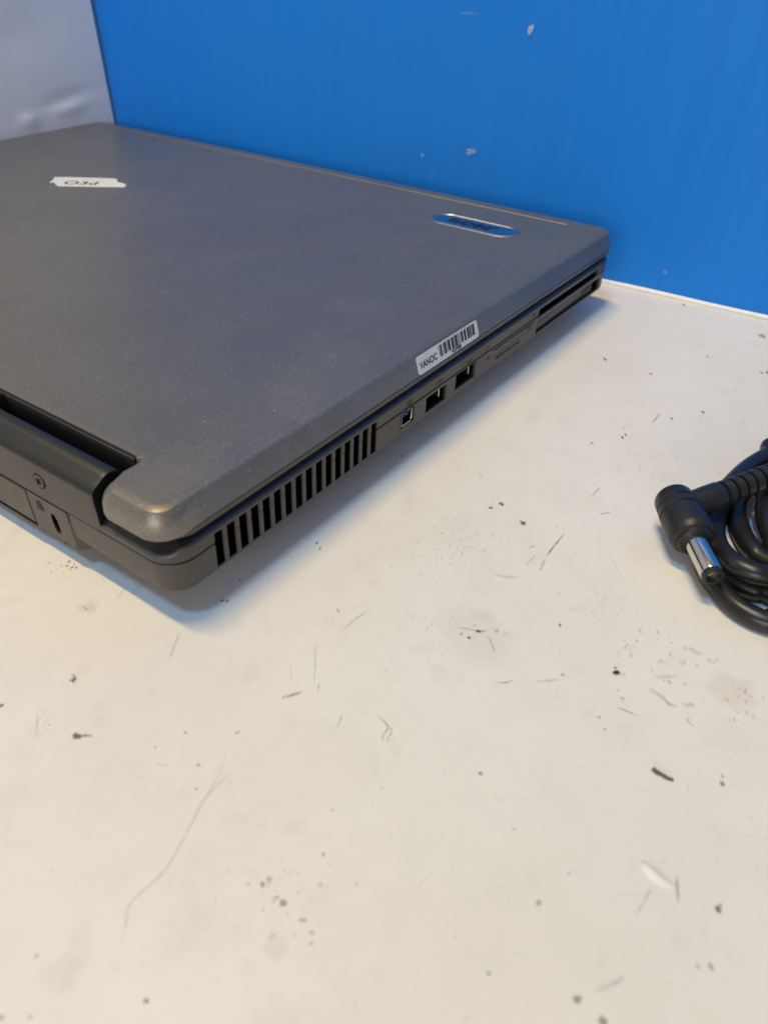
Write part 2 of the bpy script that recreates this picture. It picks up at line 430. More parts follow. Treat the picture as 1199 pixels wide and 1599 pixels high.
def trident(c):
    circ = lambda u, v, r: [(u+r*math.cos(a*math.pi/4), v+r*math.sin(a*math.pi/4)) for a in range(8)]
    side_poly('printed_mark', [bar(-1.8*mm, 0, 1.6*mm, 0, .28*mm), circ(-1.9*mm, 0, .5*mm), [(1.4*mm, -.4*mm), (2.2*mm, 0), (1.4*mm, .4*mm)], bar(-.9*mm, 0, -.1*mm, .7*mm, .25*mm), bar(-.1*mm, .7*mm, .8*mm, .7*mm, .25*mm), bar(-.3*mm, 0, .4*mm, -.65*mm, .25*mm), circ(.6*mm, -.65*mm, .28*mm), circ(.9*mm, .7*mm, .3*mm)], c, lap)
trident((.1143, .0212)); trident((.1337, .0212))
side_poly('printed_mark', [bar(-1.6*mm, -.1*mm, -.6*mm, .5*mm, .5*mm), bar(-1.5*mm, -.5*mm, -.5*mm, -.4*mm, .5*mm), bar(.2*mm, .2*mm, 1.6*mm, .2*mm, .5*mm), bar(.4*mm, .7*mm, 1.4*mm, .7*mm, .3*mm)], (.1462, .0212), lap)
side_poly('printed_mark', [bar(-.9*mm, -.5*mm, -.2*mm, .5*mm, .4*mm), bar(-.3*mm, .5*mm, .9*mm, .5*mm, .4*mm), bar(.2*mm, -.5*mm, .9*mm, -.1*mm, .45*mm)], (.1475, .0166), lap)
side_poly('printed_mark', [bar(-1.4*mm, 0, 1.4*mm, 0, 1.0*mm), bar(-1.6*mm, .75*mm, 1.2*mm, .75*mm, .25*mm)], (.1824, .0216), lap)
side_poly('printed_mark', [bar(-1.2*mm, .3*mm, 1.2*mm, .3*mm, .3*mm), bar(-1.2*mm, -.35*mm, .6*mm, -.35*mm, .3*mm), bar(-1.2*mm, -.35*mm, -1.2*mm, .3*mm, .3*mm), bar(1.1*mm, -.1*mm, 1.6*mm, -.4*mm, .3*mm)], (.1800, .0172), lap)
text('lettering', 'MS/PRO MMC SD xD', .0021, side(.1632, .0142), MT['print'], lap, .00001, 1.0, .00004)
box('reader_groove', -.0035, wx(.0155)+.00008, .1509, .1842, .01565, .01585, MT['deck'], lap)

# lid
LID = [(-W, RYL, .008), (-W+.0238, RYL, .005), (-W+.0238, .0116, .0028), (-.0238, .0116, .0028), (-.0238, RYL, .0055), (0, RYL, .0075), (0, D, .009), (-W, D, .009)]
lid_ol = outline(LID, 12, .003)
side_p = [(.0006, .0281), (0, .0283), (.0001, .0286), (.0017, .0342), (.00185, .03465), (.0022, .0350), (.0028, .0353), (.0036, .0354), (.0045, .0354)]
rear_p = [(.0008, .0272), (.0002, .0277), (0, .0286), (.0001, .0302), (.0003, .0315), (.0010, .0333), (.0022, .0347), (.0036, .03525), (.0049, .0354)]
notch_p = [(.0000, .0272), (0, .0278), (0, .0290), (0, .031), (.0000, .0340), (.0000, .0350), (.0002, .0353), (.0008, .0354), (.0014, .0354)]
front_p = [(.0004, .0278), (0, .0283), (.0001, .0300), (.0004, .0325), (.0012, .0343), (.0024, .0352), (.0055, .0357), (.0100, .03575), (.0106, .0354)]
def lid_sec(k):
    def f(x, y, nx, ny):
        a = side_p[k]
        n_w = 1. if (.0108 < y < .012 and ny < -.3) else 0.
        if y < .0108 and ny > -.99 and abs(abs(x+W/2)-(W/2-.0238)) < .004 and y > .004: n_w = .45
        r_w = 0. if n_w else sm(.009, -.001, y)
        f_w = (1. if (ny > .98 and -W+.018 < x < -.019) else .35*sm(.3, .9, ny))
        p = [a[i]+(rear_p[k][i]-a[i])*r_w for i in (0, 1)]
        p = [p[i]+(notch_p[k][i]-p[i])*n_w for i in (0, 1)]
        return tuple(p[i]+(front_p[k][i]-p[i])*f_w for i in (0, 1))
    return f
lid = loft('lid', lid_ol, [lid_sec(k) for k in range(9)], MT['lid'], lap, 26)
bez_ol = outline([(-W, .0128, .004), (0, .0128, .004), (0, D, .009), (-W, D, .009)], 10)
# the grey bezel lip under the lid, and its continuation round the ears
bezel = loft('screen_bezel', outline([(-W+.001, .0, .006), (-W+.0235, .0, .004), (-W+.0235, .0140, .003), (-.0235, .0140, .003), (-.0235, .0, .004), (-.0004, .0, .0065), (-.0004, D-.001, .009), (-W+.001, D-.001, .009)], 8),
             [lsec(.0006, .0258), lsec(.0001, .0261), lsec(.0, .0276), lsec(.0008, .0278)], MT['bezel'], lap)
box('recess_trim', -W+.0255, -.0255, .0104, .0114, .0268, .0347, MT['dark'], lap, .0003)

# hinge cover along the rear
hp = [(RY-.0002, .0200), (RY-.0006, .0280), (RY-.0006, .0298), (RY-.0001, .0322), (.0000, .0341), (.0018, .0350), (.0036, .0351), (.0052, .0345), (.0062, .0330), (.0064, .0225), (.002, .0224), (-.001, .0224)]
def spline2(pts, n=5):
    return [(v.x, v.y) for v in catmull([Vector((a, b, 0)) for a, b in pts], n)]
hp = [(RY-.0002, .0200)] + spline2(hp[1:9], 5) + hp[9:]
bm = bmesh.new(); rings = []
for x, sh in ((-W+.0250, .0012), (-W+.0254, .0004), (-W+.0266, 0), (-.0266, 0), (-.0254, .0004), (-.0250, .0012)):
    c = Vector((.0018, .0265)); rings.append([bm.verts.new((x, *(Vector(p)+(c-Vector(p)).normalized()*sh))) for p in hp])
n = len(hp)
for a, b in zip(rings, rings[1:]):
    for i in range(n): bm.faces.new((a[i], a[(i+1) % n], b[(i+1) % n], b[i]))
bm.faces.new(rings[0][::-1]); bm.faces.new(rings[-1])
hinge = from_bm('hinge_cover', bm, MT['case'], lap, 40)
hinge.data.materials.append(MT['dark']); hinge.data.materials.append(MT['black'])
for p in hinge.data.polygons:
    if (p.center.z > .0302 and p.normal.z > .12): p.material_index = 1  # shading of the curved top put in as a darker colour
    if abs(p.normal.x) > .6: p.material_index = 2  # end faces blackened to paint shade into the gap beside the ears
hc = prism('hinge_bridge', [(.0030, .0335), (.0032, .0352), (.0095, .0352), (.0102, .0340), (.0102, .0300), (.0030, .0300)], 'x', -.16, -.0795, MT['dark'], lap)

# rear screw
scr = Vector((-.0474, RY-.0006, .0264))
sc = lathe('screw', [(0, .0023), (.0001, .0023), (.0001, .0019), (-.0001, .0019)], scr+Vector((0, -.0000, 0)), (0, -1, 0), MT['black'], lap, 28)
lathe('screw_head', [(-.0001, .0020), (.00018, .0019), (.00030, .0014)], scr, (0, -1, 0), MT['case'], sc, 28)
for a in (.5, .5+math.pi/2):
    b_ = box('cross_recess', -.0011, .0011, -.00040, -.00030, -.0003, .0003, MT['black'], sc); b_.location = scr; b_.rotation_euler = (0, a, 0)

# deeper centre pan with lock slot
PX = -.0392
pan_prof = [(RY-.0002, .0192), (RY-.0001, .0150), (RY+.0002, .0070), (RY+.0008, .0060), (.004, .0048), (.05, .0040), (.05, .0192)]
bm = bmesh.new(); rings = []
for x, k in ((-W-PX-.0022, 1), (-W-PX+.0006, 0), (PX-.0006, 0), (PX+.0012, .55), (PX+.0030, 1.)):
    ring = []
    for (y, z) in pan_prof:
        low = (.0192-z)/.0152
        ring.append(bm.verts.new((x-(.0022*(1-low) if x > PX and k else 0), y+.0042*k*k*low+.0002*k, z+.0008*k*low)))
    rings.append(ring)
n = len(pan_prof)
for a, b in zip(rings, rings[1:]):
    for i in range(n): bm.faces.new((a[i], a[(i+1) % n], b[(i+1) % n], b[i]))
bm.faces.new(rings[0][::-1]); bm.faces.new(rings[-1])
pan = from_bm('rear_pan', bm, MT['case'], lap, 28)
LX, LZ = -.0468, .0122
lk = [(-.0008, -.0034), (.0006, -.0034), (.0013, -.0022), (.0013, .0018), (.0006, .0034), (-.0008, .0034), (-.0014, .002), (-.0014, -.0022)]
cb = bmesh.new(); A = [cb.verts.new((LX+u, -.02, LZ+v)) for u, v in lk]; B = [cb.verts.new((LX+u, .004, LZ+v)) for u, v in lk]
for i in range(8): cb.faces.new((A[i], A[(i+1) % 8], B[(i+1) % 8], B[i]))
cb.faces.new(A[::-1]); cb.faces.new(B); cb2 = cb.copy(); cut(pan, cb, 28); cut(lower, cb2)
bm = bmesh.new(); A = [bm.verts.new((LX+u*.96, RY+.0006+(.0113-LZ-v)*.03, LZ+v*.97)) for u, v in lk]; B = [bm.verts.new((LX+u*.96, .0038, LZ+v*.97)) for u, v in lk]
for i in range(8): bm.faces.new((A[i], A[(i+1) % 8], B[(i+1) % 8], B[i]))
bm.faces.new(B); ls = from_bm('lock_slot', bm, MT['black'], lap, None)
box('steel_lip', LX-.0006, LX+.0008, RY+.0010, RY+.0020, LZ-.0031, LZ-.0023, MT['steel'], ls)
# padlock mark
def rearf(x, z, out=.00015):
    y = RY-.0002+(.0192-z)*.03-out; return frame((x, y, z), (1, 0, 0), (0, -.03, 1))
bm = bmesh.new(); m = rearf(-.0522, .0160) @ Matrix.Diagonal((1.3, 1.3, 1, 1))
def addp(poly):
    bm.faces.new([bm.verts.new(m @ Vector((u, v, 0))) for u, v in poly])
addp(bar(-.9*mm, -.9*mm, -.9*mm, .2*mm, .36*mm)); addp(bar(.9*mm, -.9*mm, .9*mm, .2*mm, .36*mm)); addp(bar(-1.0*mm, .15*mm, 1.0*mm, .15*mm, .36*mm)); addp(bar(-1.0*mm, -.9*mm, 1.0*mm, -.9*mm, .36*mm))
addp(bar(-.6*mm, .2*mm, -.6*mm, .9*mm, .42*mm)); addp(bar(-.6*mm, .9*mm, .4*mm, 1.2*mm, .42*mm)); addp(bar(.4*mm, 1.2*mm, .7*mm, .3*mm, .42*mm)); addp(bar(-.4*mm, -.4*mm, .4*mm, -.4*mm, .36*mm))
from_bm('printed_mark', bm, MT['print'], lap, None)
# rear bay panel beside the lock, a hair proud, with a dark joint under it
prism('bay_panel', [(RY-.0004, .0190), (RY-.0003, .0150), (RY+.0000, .0078), (RY+.0004, .0074), (RY+.0030, .0074), (RY+.0030, .0190)], 'x', -.24, -.0575, MT['case'], lap, 30)
prism('bay_joint', [(RY-.0001, .0074), (RY-.0000, .0067), (RY+.003, .0067), (RY+.003, .0074)], 'x', -.24, -.0575, MT['black'], lap)
for x, y in ((-.03, .035), (-.03, .228), (-W+.03, .035), (-W+.03, .228)):
    lathe('rubber_foot', [(0, .0055), (.0004, .006), (.0090, .006)], (x, y, 0), (0, 0, 1), MT['rubber'], lap, 20)

# emblem on the lid
EC = Vector((-.0535, .2258, .0354))
def stadium(hl, hw, n=14):
    r = hw; c = hl-hw; out = []
    for k in range(n+1): a = -math.pi/2+math.pi*k/n; out.append((c+r*math.cos(a), r*math.sin(a)))
    for k in range(n+1): a = math.pi/2+math.pi*k/n; out.append((-c+r*math.cos(a), r*math.sin(a)))
    return out
bm = bmesh.new(); rings = []
for hl, hw, z in ((.0220, .0080, .03535), (.0214, .0074, .03575), (.0207, .0067, .03590), (.0203, .0063, .03580), (.0200, .0060, .03542)):
    rings.append([bm.verts.new((EC.x+u, EC.y+v, z)) for u, v in stadium(hl, hw)])
for a, b in zip(rings, rings[1:]):
    for i in range(len(a)): bm.faces.new((a[i], a[(i+1) % len(a)], b[(i+1) % len(a)], b[i]))
emb = from_bm('emblem', bm, MT['rim'], lap, 60)
bm = bmesh.new(); bm.faces.new([bm.verts.new((EC.x+u, EC.y+v, .03546)) for u, v in stadium(.0202, .0062)])
from_bm('emblem_plate', bm, MT['chrome'], emb, None)
text('lettering', 'acer', .0105, frame((EC.x-.001, EC.y+.0006, .03556), (1, 0, 0), (0, 1, 0)), MT['letter'], emb, .00012, 1.28, .00025)

# barcode label on the slope of the lid's side
LB0, LB1 = .1012, .1386
ez = Vector((-.0017, 0, .0059)).normalized(); ln = Vector((.0059, 0, .0017)).normalized()
lo = Vector((0, LB0, .0283))+ez*.0002+ln*.00012; LL, LH = LB1-LB0, .0060
m = frame(lo, (0, 1, 0), ez)
def rr(w_, h_, r, n=5):
    out = []
    for cx, cy, a0 in ((w_-r, r, -90), (w_-r, h_-r, 0), (r, h_-r, 90), (r, r, 180)):
        for k in range(n+1): a = math.radians(a0+90*k/n); out.append((cx+r*math.cos(a), cy+r*math.sin(a)))
    return out
bm = bmesh.new(); A = [bm.verts.new(m @ Vector((u, v, -.00008))) for u, v in rr(LL, LH, .0010)]; B = [bm.verts.new(m @ Vector((u, v, .00008))) for u, v in rr(LL, LH, .0010)]
for i in range(len(A)): bm.faces.new((A[i], A[(i+1) % len(A)], B[(i+1) % len(A)], B[i]))
bm.faces.new(A[::-1]); bm.faces.new(B); label = from_bm('barcode_label', bm, MT['paper'], lap, None); label['label'] = 'white paper label printed with a barcode'
bm = bmesh.new(); u = .0128
rb = random.Random(3)
while u < .0352:
    t = rb.choice((.0003, .0004, .0009, .0013)); g = rb.choice((.0003, .0003, .0005, .0007))
    v0 = .0018 if .0175 < u < .0275 else .0016
    bm.faces.new([bm.verts.new(m @ Vector((a, b, .00014))) for a, b in ((u, v0), (u+t, v0), (u+t, .0054), (u, .0054))]); u += t+g
from_bm('barcode', bm, MT['ink'], label, None)
text('lettering', 'VANOC', .0030, m @ Matrix.Translation((.0062, .0026, .00014)), MT['ink'], label, .00001, .92, .00006)
text('lettering', 'V03988', .0020, m @ Matrix.Translation((.0225, .0009, .00014)), MT['ink'], label, .00001, 1.0, .00005)

# torn strip of paper tape with pen marks on the lid
tz = .03555
def lidpoly(name, pts, z, mat, parent, th=.0001):
    P = [px(a, b, .0354) for a, b in pts]; bm = bmesh.new()
    A = [bm.verts.new((p.x, p.y, z-th)) for p in P]; B = [bm.verts.new((p.x, p.y, z)) for p in P]
    for i in range(len(A)): bm.faces.new((A[i], A[(i+1) % len(A)], B[(i+1) % len(A)], B[i]))
    bm.faces.new(A[::-1]); bm.faces.new(B); return from_bm(name, bm, mat, parent, None)
tape = lidpoly('torn_tape', [(77.5, 286), (79, 284.5), (84, 280.5), (85.5, 276.8), (110, 277), (140, 277.8), (165, 278.6), (180, 279.3), (183.5, 280.5), (183, 283), (186, 285.5), (191, 286), (196.5, 288.4), (197.5, 290), (194.5, 292.8), (178, 292.6), (150, 292.2), (120, 291.6), (92, 291.2), (89, 289.8), (85, 285.2), (81, 285.6)], tz, MT['tape'], lap)
tape['label'] = 'torn off white strip of tape with pen marks'
pa, pb = px(100, 286, tz), px(155, 286.6, tz); pu = px(134, 277, tz)-px(128, 291.5, tz)
tu = px(183, 280, tz)-px(86, 277, tz); tc_ = px(127, 286, tz)
text('pen_mark', 'O3d', .0082, frame((tc_.x, tc_.y, tz+.00003), (tu.x, tu.y, 0), (-tu.y, tu.x, 0)), MT['ink'], tape, .00001, 1.15, .0001)
# settled dust on the lid
bm = bmesh.new(); lay = bm.verts.layers.float_color.new('mark'); rd = random.Random(5)
for k in range(420):
    x, y = -rd.random()*(W-.02)-.008, .018+rd.random()*(D-.04); r = rd.choice((.00012, .00016, .0002, .0003)); al = rd.uniform(.08, .45)
    if k > 395: r *= 1.8
    if (Vector((x, y, 0))-Vector((EC.x, EC.y, 0))).length < .025 or y > D-.014: continue
    vs = [bm.verts.new((x+r*math.cos(t*1.047)*rd.uniform(.6, 1.6), y+r*math.sin(t*1.047)*rd.uniform(.6, 1.6), .03546)) for t in range(6)]
    for v in vs: v[lay] = (.62, .60, .56, al)
    bm.faces.new(vs)
for k in range(26):
    x, y = rd.uniform(-.25, -.02), rd.uniform(.03, .24); a = rd.gauss(.9, .5); l = rd.uniform(.004, .02); n_ = Vector((-math.sin(a), math.cos(a), 0))*rd.uniform(.00006, .00014); d_ = Vector((math.cos(a), math.sin(a), 0))*l; o_ = Vector((x, y, .03545))
    if (o_-EC).length < .035 or (o_+d_).x > -.006 or (o_+d_).y > D-.014: continue
    vs = [bm.verts.new(c) for c in (o_-n_, o_+d_-n_*.3, o_+d_+n_*.3, o_+n_)]
    for v in vs: v[lay] = (.6, .59, .56, .14)
    bm.faces.new(vs)
ds = from_bm('lid_dust', bm, MT['mark'], lap, None); ds['kind'] = 'stuff'

# ------------------------------------------------------------------ charger cord
cordroot = tag(empty('charger_cord', (.12, .12, 0)), 'coiled black charger cord with right-angle barrel plug beside the laptop', 'cord')
def child(o):
    o.parent = cordroot; o.matrix_parent_inverse = Matrix.Translation(-cordroot.location); return o
z6 = lambda a, b, z: px(1080+a/5.328, 700+b/5.328, z)
z5 = lambda a, b, z: px(980+a/4.845, 680+b/4.845, z)
c0 = z5(335, 468, .0105); tip = z5(648, 1075, .0096); pd = (tip-c0).normalized(); PL = (tip-c0).length
bl = PL*.585
body = child(lathe('plug_body', [(0, .0), (0, .0042), (.0005, .0052), (.0012, .0055), (.0042, .0057), (.0044, .0053), (.0050, .0053), (.0052, .0058), (.0078, .0060), (.0080, .0056), (.0087, .0056), (.0089, .0061), (bl-.0035, .0063), (bl-.0022, .0061), (bl-.0012, .0054), (bl-.0010, .0047), (bl, .0046), (bl+.0004, .0042), (bl+.0004, .002)], c0, pd, MT['rubber']))
bar_ = child(lathe('barrel', [(bl-.002, .0029), (PL-.0018, .0029), (PL-.0014, .0027)], c0, pd, MT['nickel']))
child(lathe('insulator_ring', [(PL-.0019, .00275), (PL-.0003, .00275), (PL, .0025), (PL, .0019), (PL-.005, .0018)], c0, pd, MT['rubber']))
# strain relief
s0 = c0+pd*.0062; s1_ = z5(1061, 305, .0150); sd = (s1_-s0).normalized(); SL = (s1_-s0).length+.022
prof = [(0, .0042), (.010, .0042), (.0135, .0041)]; t = .0140
while t < SL-.003:
    r = .0041-.0010*(t/SL)
    prof += [(t, r), (t+.0001, r-.0011), (t+.0009, r-.0011), (t+.0010, r), (t+.0031, r-.0001)]; t += .0033
prof += [(SL, .0024)]
child(lathe('strain_relief', prof, s0, sd, MT['rubber'], None, 32, 30))
# one cord, coiled: visible bends then the far side of each turn
e0 = s0+sd*(SL-.002)
def far(dx=0, dy=0, z=.004):
    return [Vector((.158+dx, .094+dy, z)), Vector((.196+dx, .121+dy, z)), Vector((.207+dx, .165+dy, z)), Vector((.182+dx, .203+dy, z)), Vector((.143+dx, .212+dy, z))]
R_ = .0029
turns = [
    # E
    [z6(700, 300, .0078), z6(625, 400, .0078), z6(612, 560, .0070), z6(665, 740, .006), z6(800, 930, .005)],
    # A lower
    [z6(900, 90, .0030), z6(640, 235, .0030), z6(490, 340, .0030), z6(395, 470, .0030), z6(385, 600, .0030), z6(425, 735, .0030), z6(515, 860, .0032), z6(700, 985, .0034)],
    # B
    [z6(900, 70, .0050), z6(650, 215, .0050), z6(440, 300, .0052), z6(270, 440, .0042), z6(190, 640, .0036), z6(215, 810, .0052), z6(330, 945, .0085), z6(480, 1025, .0092), z6(640, 1062, .0090), z6(900, 1090, .008)],
    # C
    [z6(900, 80, .0030), z6(650, 225, .0030), z6(450, 320, .0030), z6(300, 420, .0031), z6(170, 640, .0031), z6(150, 850, .0030), z6(230, 1020, .0030), z6(370, 1115, .0030), z6(520, 1180, .0030), z6(700, 1235, .0030)],
    # A upper + D (outermost turn)
    [z6(800, -40, .0032), z6(634, 55, .0032), z6(480, 150, .0031), z6(350, 270, .0031), z6(210, 440, .0030), z6(110, 640, .0030), z6(85, 850, .0030), z6(130, 1040, .0030), z6(215, 1160, .0030), z6(330, 1285, .0030), z6(460, 1375, .0030), z6(634, 1447, .0030), z6(900, 1500, .0030)],
]
pts = [e0, e0+sd*.012+Vector((0, 0, -.001)), e0+sd*.03+Vector((.006, 0, -.003)), Vector((.150, .190, .009)), Vector((.185, .185, .009)), Vector((.190, .150, .009)), Vector((.165, .150, .009)), Vector((.140, .175, .009))]
for i, tr in enumerate(turns):
    pts += tr
    if i < len(turns)-1: pts += far(.004*i-.006, -.003*i+.002, (.005, .0095, .004, .0032)[i])
    else: pts += [Vector((.175, .07, .003)), Vector((.23, .075, .003)), Vector((.30, .11, .003))]
child(tube('cord', catmull(pts, 10), R_, MT['cord'], None, 16))

# ------------------------------------------------------------------ dirt, scuffs, specks and a painted crease shadow on the bench
bm = bmesh.new(); lay = bm.verts.layers.float_color.new('mark'); zl = [0.00005]
GR, BR, OL, TN, BK = (.20, .19, .18), (.16, .115, .065), (.15, .14, .10), (.60, .44, .32), (.03, .03, .03)
def vert(p, c, a): v = bm.verts.new((p.x, p.y, zl[0])); v[lay] = (*c, a); return v
def pxm(x, y): return (px(x, y)-CAM).length/FPX       # metres per photo pixel here
def nz(): zl[0] += 2e-7
rs = random.Random(11)
def blob(x, y, wpx, hpx, c, a, rot=0, n=11, rag=.35):
    nz(); o = px(x, y); k = pxm(x, y); ex = Vector((rt.x, rt.y, 0)).normalized(); ey = Vector((-ex.y, ex.x, 0)); cy = 1/max(.25, abs((o-CAM).normalized().z))
    ct = vert(o, c, a); R1 = []; R2 = []
    for i in range(n):
        t = 2*math.pi*i/n; r = 1+rag*(rs.random()-.5)*2
        u, v = math.cos(t)*wpx/2*r, math.sin(t)*hpx/2*r; u, v = u*math.cos(rot)-v*math.sin(rot), u*math.sin(rot)+v*math.cos(rot)
        d = ex*u*k+ey*v*k*cy; R1.append(vert(o+d*.6, c, a*.9)); R2.append(vert(o+d*1.1, c, 0))
    for i in range(n):
        j = (i+1) % n; bm.faces.new((ct, R1[i], R1[j])); bm.faces.new((R1[i], R2[i], R2[j], R1[j]))
def stroke(pts, wpx, c, a, fade=.25):
    nz(); P = catmull([px(*q) for q in pts], 6); L = []; n = len(P)
    for i, p in enumerate(P):
        t = (P[min(i+1, n-1)]-P[max(i-1, 0)]).normalized(); nn = Vector((-t.y, t.x, 0)); k = (p-CAM).length/FPX
        s = i/(n-1); e = min(1, s/fade, (1-s)/fade)*(.65+.5*rs.random()); wd = wpx*k*(.7+.5*rs.random())
        L.append((vert(p+nn*wd, c, 0), vert(p, c, a*e), vert(p-nn*wd, c, 0)))
    for q, r in zip(L, L[1:]): bm.faces.new((q[0], q[1], r[1], r[0])); bm.faces.new((q[1], q[2], r[2], r[1]))
def dots(cx, cy, sx, sy, n, c, a, s0=1.2, s1=3.2):
    for _ in range(n): blob(rs.gauss(cx, sx), rs.gauss(cy, sy), rs.uniform(s0, s1), rs.uniform(s0, s1)*.8, c, a*rs.uniform(.4, 1), rs.random()*3, 7)
for q, wd, c, a in (
    ([(882, 832), (863, 855), (852, 870)], 1.8, BK, .75), ([(852, 870), (846, 884), (843, 893)], 2.2, GR, .4), ([(935, 803), (954, 800)], 1.5, GR, .8), ([(937, 760), (922, 777)], 1.6, GR, .6), ([(1031, 644), (1016, 663)], 1.6, GR, .65),
    ([(823, 857), (835, 852)], 1.3, GR, .7), ([(838, 865), (828, 875), (818, 885)], 1.2, GR, .5), ([(767, 896), (790, 901), (813, 901)], 5, (.5, .5, .5), .35),  # wide pale-grey stroke at the end is a crease's soft shadow, painted
    ([(586, 1114), (601, 1128), (605, 1139), (598, 1149), (598, 1160)], 1.6, GR, .75), ([(601, 1128), (612, 1142), (606, 1152), (606, 1164)], 1.4, GR, .65), ([(802, 1061), (790, 1066), (767, 1066)], 1.5, GR, .8),
    ([(761, 991), (768, 1006), (772, 1020)], 2, GR, .4), ([(760, 986), (747, 985), (709, 979)], 2.2, GR, .5), ([(960, 1104), (977, 1110), (995, 1119)], 1.6, GR, .75),
    ([(493, 999), (492, 1040), (490, 1075)], 2, GR, .28), ([(499, 1064), (496, 1082)], 2, GR, .45), ([(533, 988), (551, 970), (580, 950)], 2.2, GR, .32), ([(525, 1139), (531, 1125), (536, 1110)], 2, GR, .4), ([(525, 950), (531, 958)], 2, GR, .6),
    ([(400, 1177), (350, 1217), (320, 1247), (295, 1295), (257, 1360), (205, 1410), (196, 1450), (187, 1480)], 3.0, (.5, .46, .42), .32), ([(355, 1170), (345, 1205), (320, 1247)], 3, (.5, .47, .43), .16),
    ([(282, 985), (272, 1010), (265, 1030)], 2, GR, .38), ([(120, 1150), (132, 1149), (147, 1149)], 3.5, BR, .8), ([(440, 1090), (458, 1085), (474, 1080)], 4, GR, .6), ([(444, 1092), (441, 1088)], 2, BK, .5),
    ([(517, 1267), (522, 1264)], 2.2, GR, .7), ([(1021, 1202), (1026, 1207), (1032, 1210), (1040, 1214), (1050, 1217)], 4.5, BR, .95), ([(1055, 1364), (1057, 1390), (1059, 1414)], 2.6, GR, .5), ([(1019, 1383), (1005, 1408), (989, 1436)], 3, GR, .3),
    ([(1072, 1119), (1074, 1127), (1085, 1136)], 1.8, GR, .6), ([(1006, 1071), (1032, 1088), (1045, 1100), (1059, 1103)], 5, TN, .6), ([(1064, 1102), (1085, 1100)], 6, TN, .5), ([(1070, 1010), (1085, 1018), (1095, 1022)], 7, TN, .4),
    ([(1020, 1058), (1060, 1056)], 5, TN, .4), ([(835, 1065), (855, 1063), (879, 1060)], 3, GR, .35), ([(798, 1296), (806, 1294)], 2, GR, .6), ([(1120, 1420), (1126, 1410)], 3, BR, .6), ([(366, 1146), (376, 1142)], 3, GR, .6),
    ([(60, 1100), (58, 1150)], 2, GR, .22), ([(240, 1192), (265, 1196)], 2, GR, .35), ([(890, 1360), (886, 1368)], 2, GR, .4), ([(925, 1550), (960, 1535), (978, 1520)], 5, GR, .22), ([(240, 880), (225, 905), (210, 930)], 1.4, GR, .3), ([(205, 910), (190, 925), (182, 940)], 1.4, GR, .3),
): stroke(q, wd, c, a)
for x, y, ww, hh, c, a in ((783, 787, 9, 6, OL, .9), (766, 793, 9, 4, OL, .85), (816, 817, 9, 8, OL, .9), (747, 986, 11, 5, BK, .9), (732, 996, 7, 4, BK, .75), (720, 990, 6, 4, GR, .5), (775, 985, 8, 6, GR, .35), (874, 976, 5, 6, GR, .8),
    (960, 1043, 5, 4, OL, .7), (750, 1208, 8, 8, GR, .7), (120, 1150, 14, 9, BR, .95), (115, 1062, 11, 8, BR, .8), (116, 1055, 6, 4, OL, .5), (3, 1102, 7, 5, BK, .85), (1127, 1224, 7, 7, GR, .8), (1127, 1212, 6, 4, GR, .5), (1120, 1421, 9, 11, BR, .85),
    (901, 1560, 12, 10, GR, .75), (942, 1596, 14, 14, GR, .75), (1109, 1509, 7, 12, GR, .5), (1089, 1509, 5, 10, GR, .35), (763, 1520, 7, 5, GR, .55), (840, 1411, 9, 9, GR, .5), (229, 1563, 9, 8, GR, .75), (3, 1590, 8, 7, GR, .5), (48, 1588, 6, 5, GR, .5), (58, 1493, 6, 5, GR, .5),
    (410, 1382, 8, 8, GR, .6), (442, 1410, 13, 12, GR, .65), (421, 1373, 8, 8, GR, .35), (432, 1402, 7, 5, GR, .4), (472, 1437, 15, 6, BR, .45), (487, 1457, 6, 7, BR, .45), (486, 1473, 7, 4, BR, .45), (505, 1335, 6, 6, GR, .6), (500, 1382, 6, 5, BR, .4), (557, 1380, 6, 5, GR, .4), (388, 1381, 5, 4, GR, .4),
    (944, 561, 5, 7, GR, .75), (1015, 584, 7, 3, GR, .7), (1067, 476, 5, 4, GR, .6), (1190, 525, 9, 6, BR, .5), (1189, 582, 5, 4, BR, .7), (1197, 582, 4, 4, BR, .7), (1097, 644, 5, 4, BK, .7), (1048, 654, 5, 4, GR, .7), (976, 679, 4, 4, BK, .7), (971, 683, 4, 4, BK, .7), (1104, 557, 4, 4, GR, .5), (924, 692, 4, 4, GR, .6),
    (495, 848, 4, 4, BK, .8), (500, 857, 4, 4, GR, .8), (347, 938, 4, 4, BK, .9), (355, 939, 5, 3, BK, .9), (374, 905, 5, 3, BK, .8), (103, 848, 3, 3, BK, .8), (310, 1195, 7, 5, GR, .4), (307, 1232, 5, 4, GR, .6), (290, 1144, 5, 4, GR, .7), (243, 1167, 4, 3, GR, .6), (878, 1054, 6, 5, GR, .5), (971, 1091, 6, 4, BR, .5), (935, 1120, 4, 3, BK, .7), (943, 1139, 3, 4, BK, .7), (970, 1053, 12, 7, GR, .15),
    (430, 1480, 30, 40, TN, .12), (95, 1520, 60, 50, (.6, .5, .42), .07), (120, 1480, 40, 70, (.6, .5, .42), .06), (140, 950, 40, 20, GR, .10), (1140, 1080, 90, 50, TN, .14), (740, 990, 130, 90, (.5, .48, .45), .10)): blob(x, y, ww, hh, c, a)
dots(107, 885, 12, 6, 16, BK, .95, 1.5, 4); dots(612, 714, 6, 5, 9, BK, .85, 1.2, 3.5); dots(75, 1135, 6, 12, 9, BR, .6, 2, 4); dots(137, 948, 5, 4, 9, GR, .6); dots(445, 1400, 40, 40, 26, BR, .35, 3, 6)
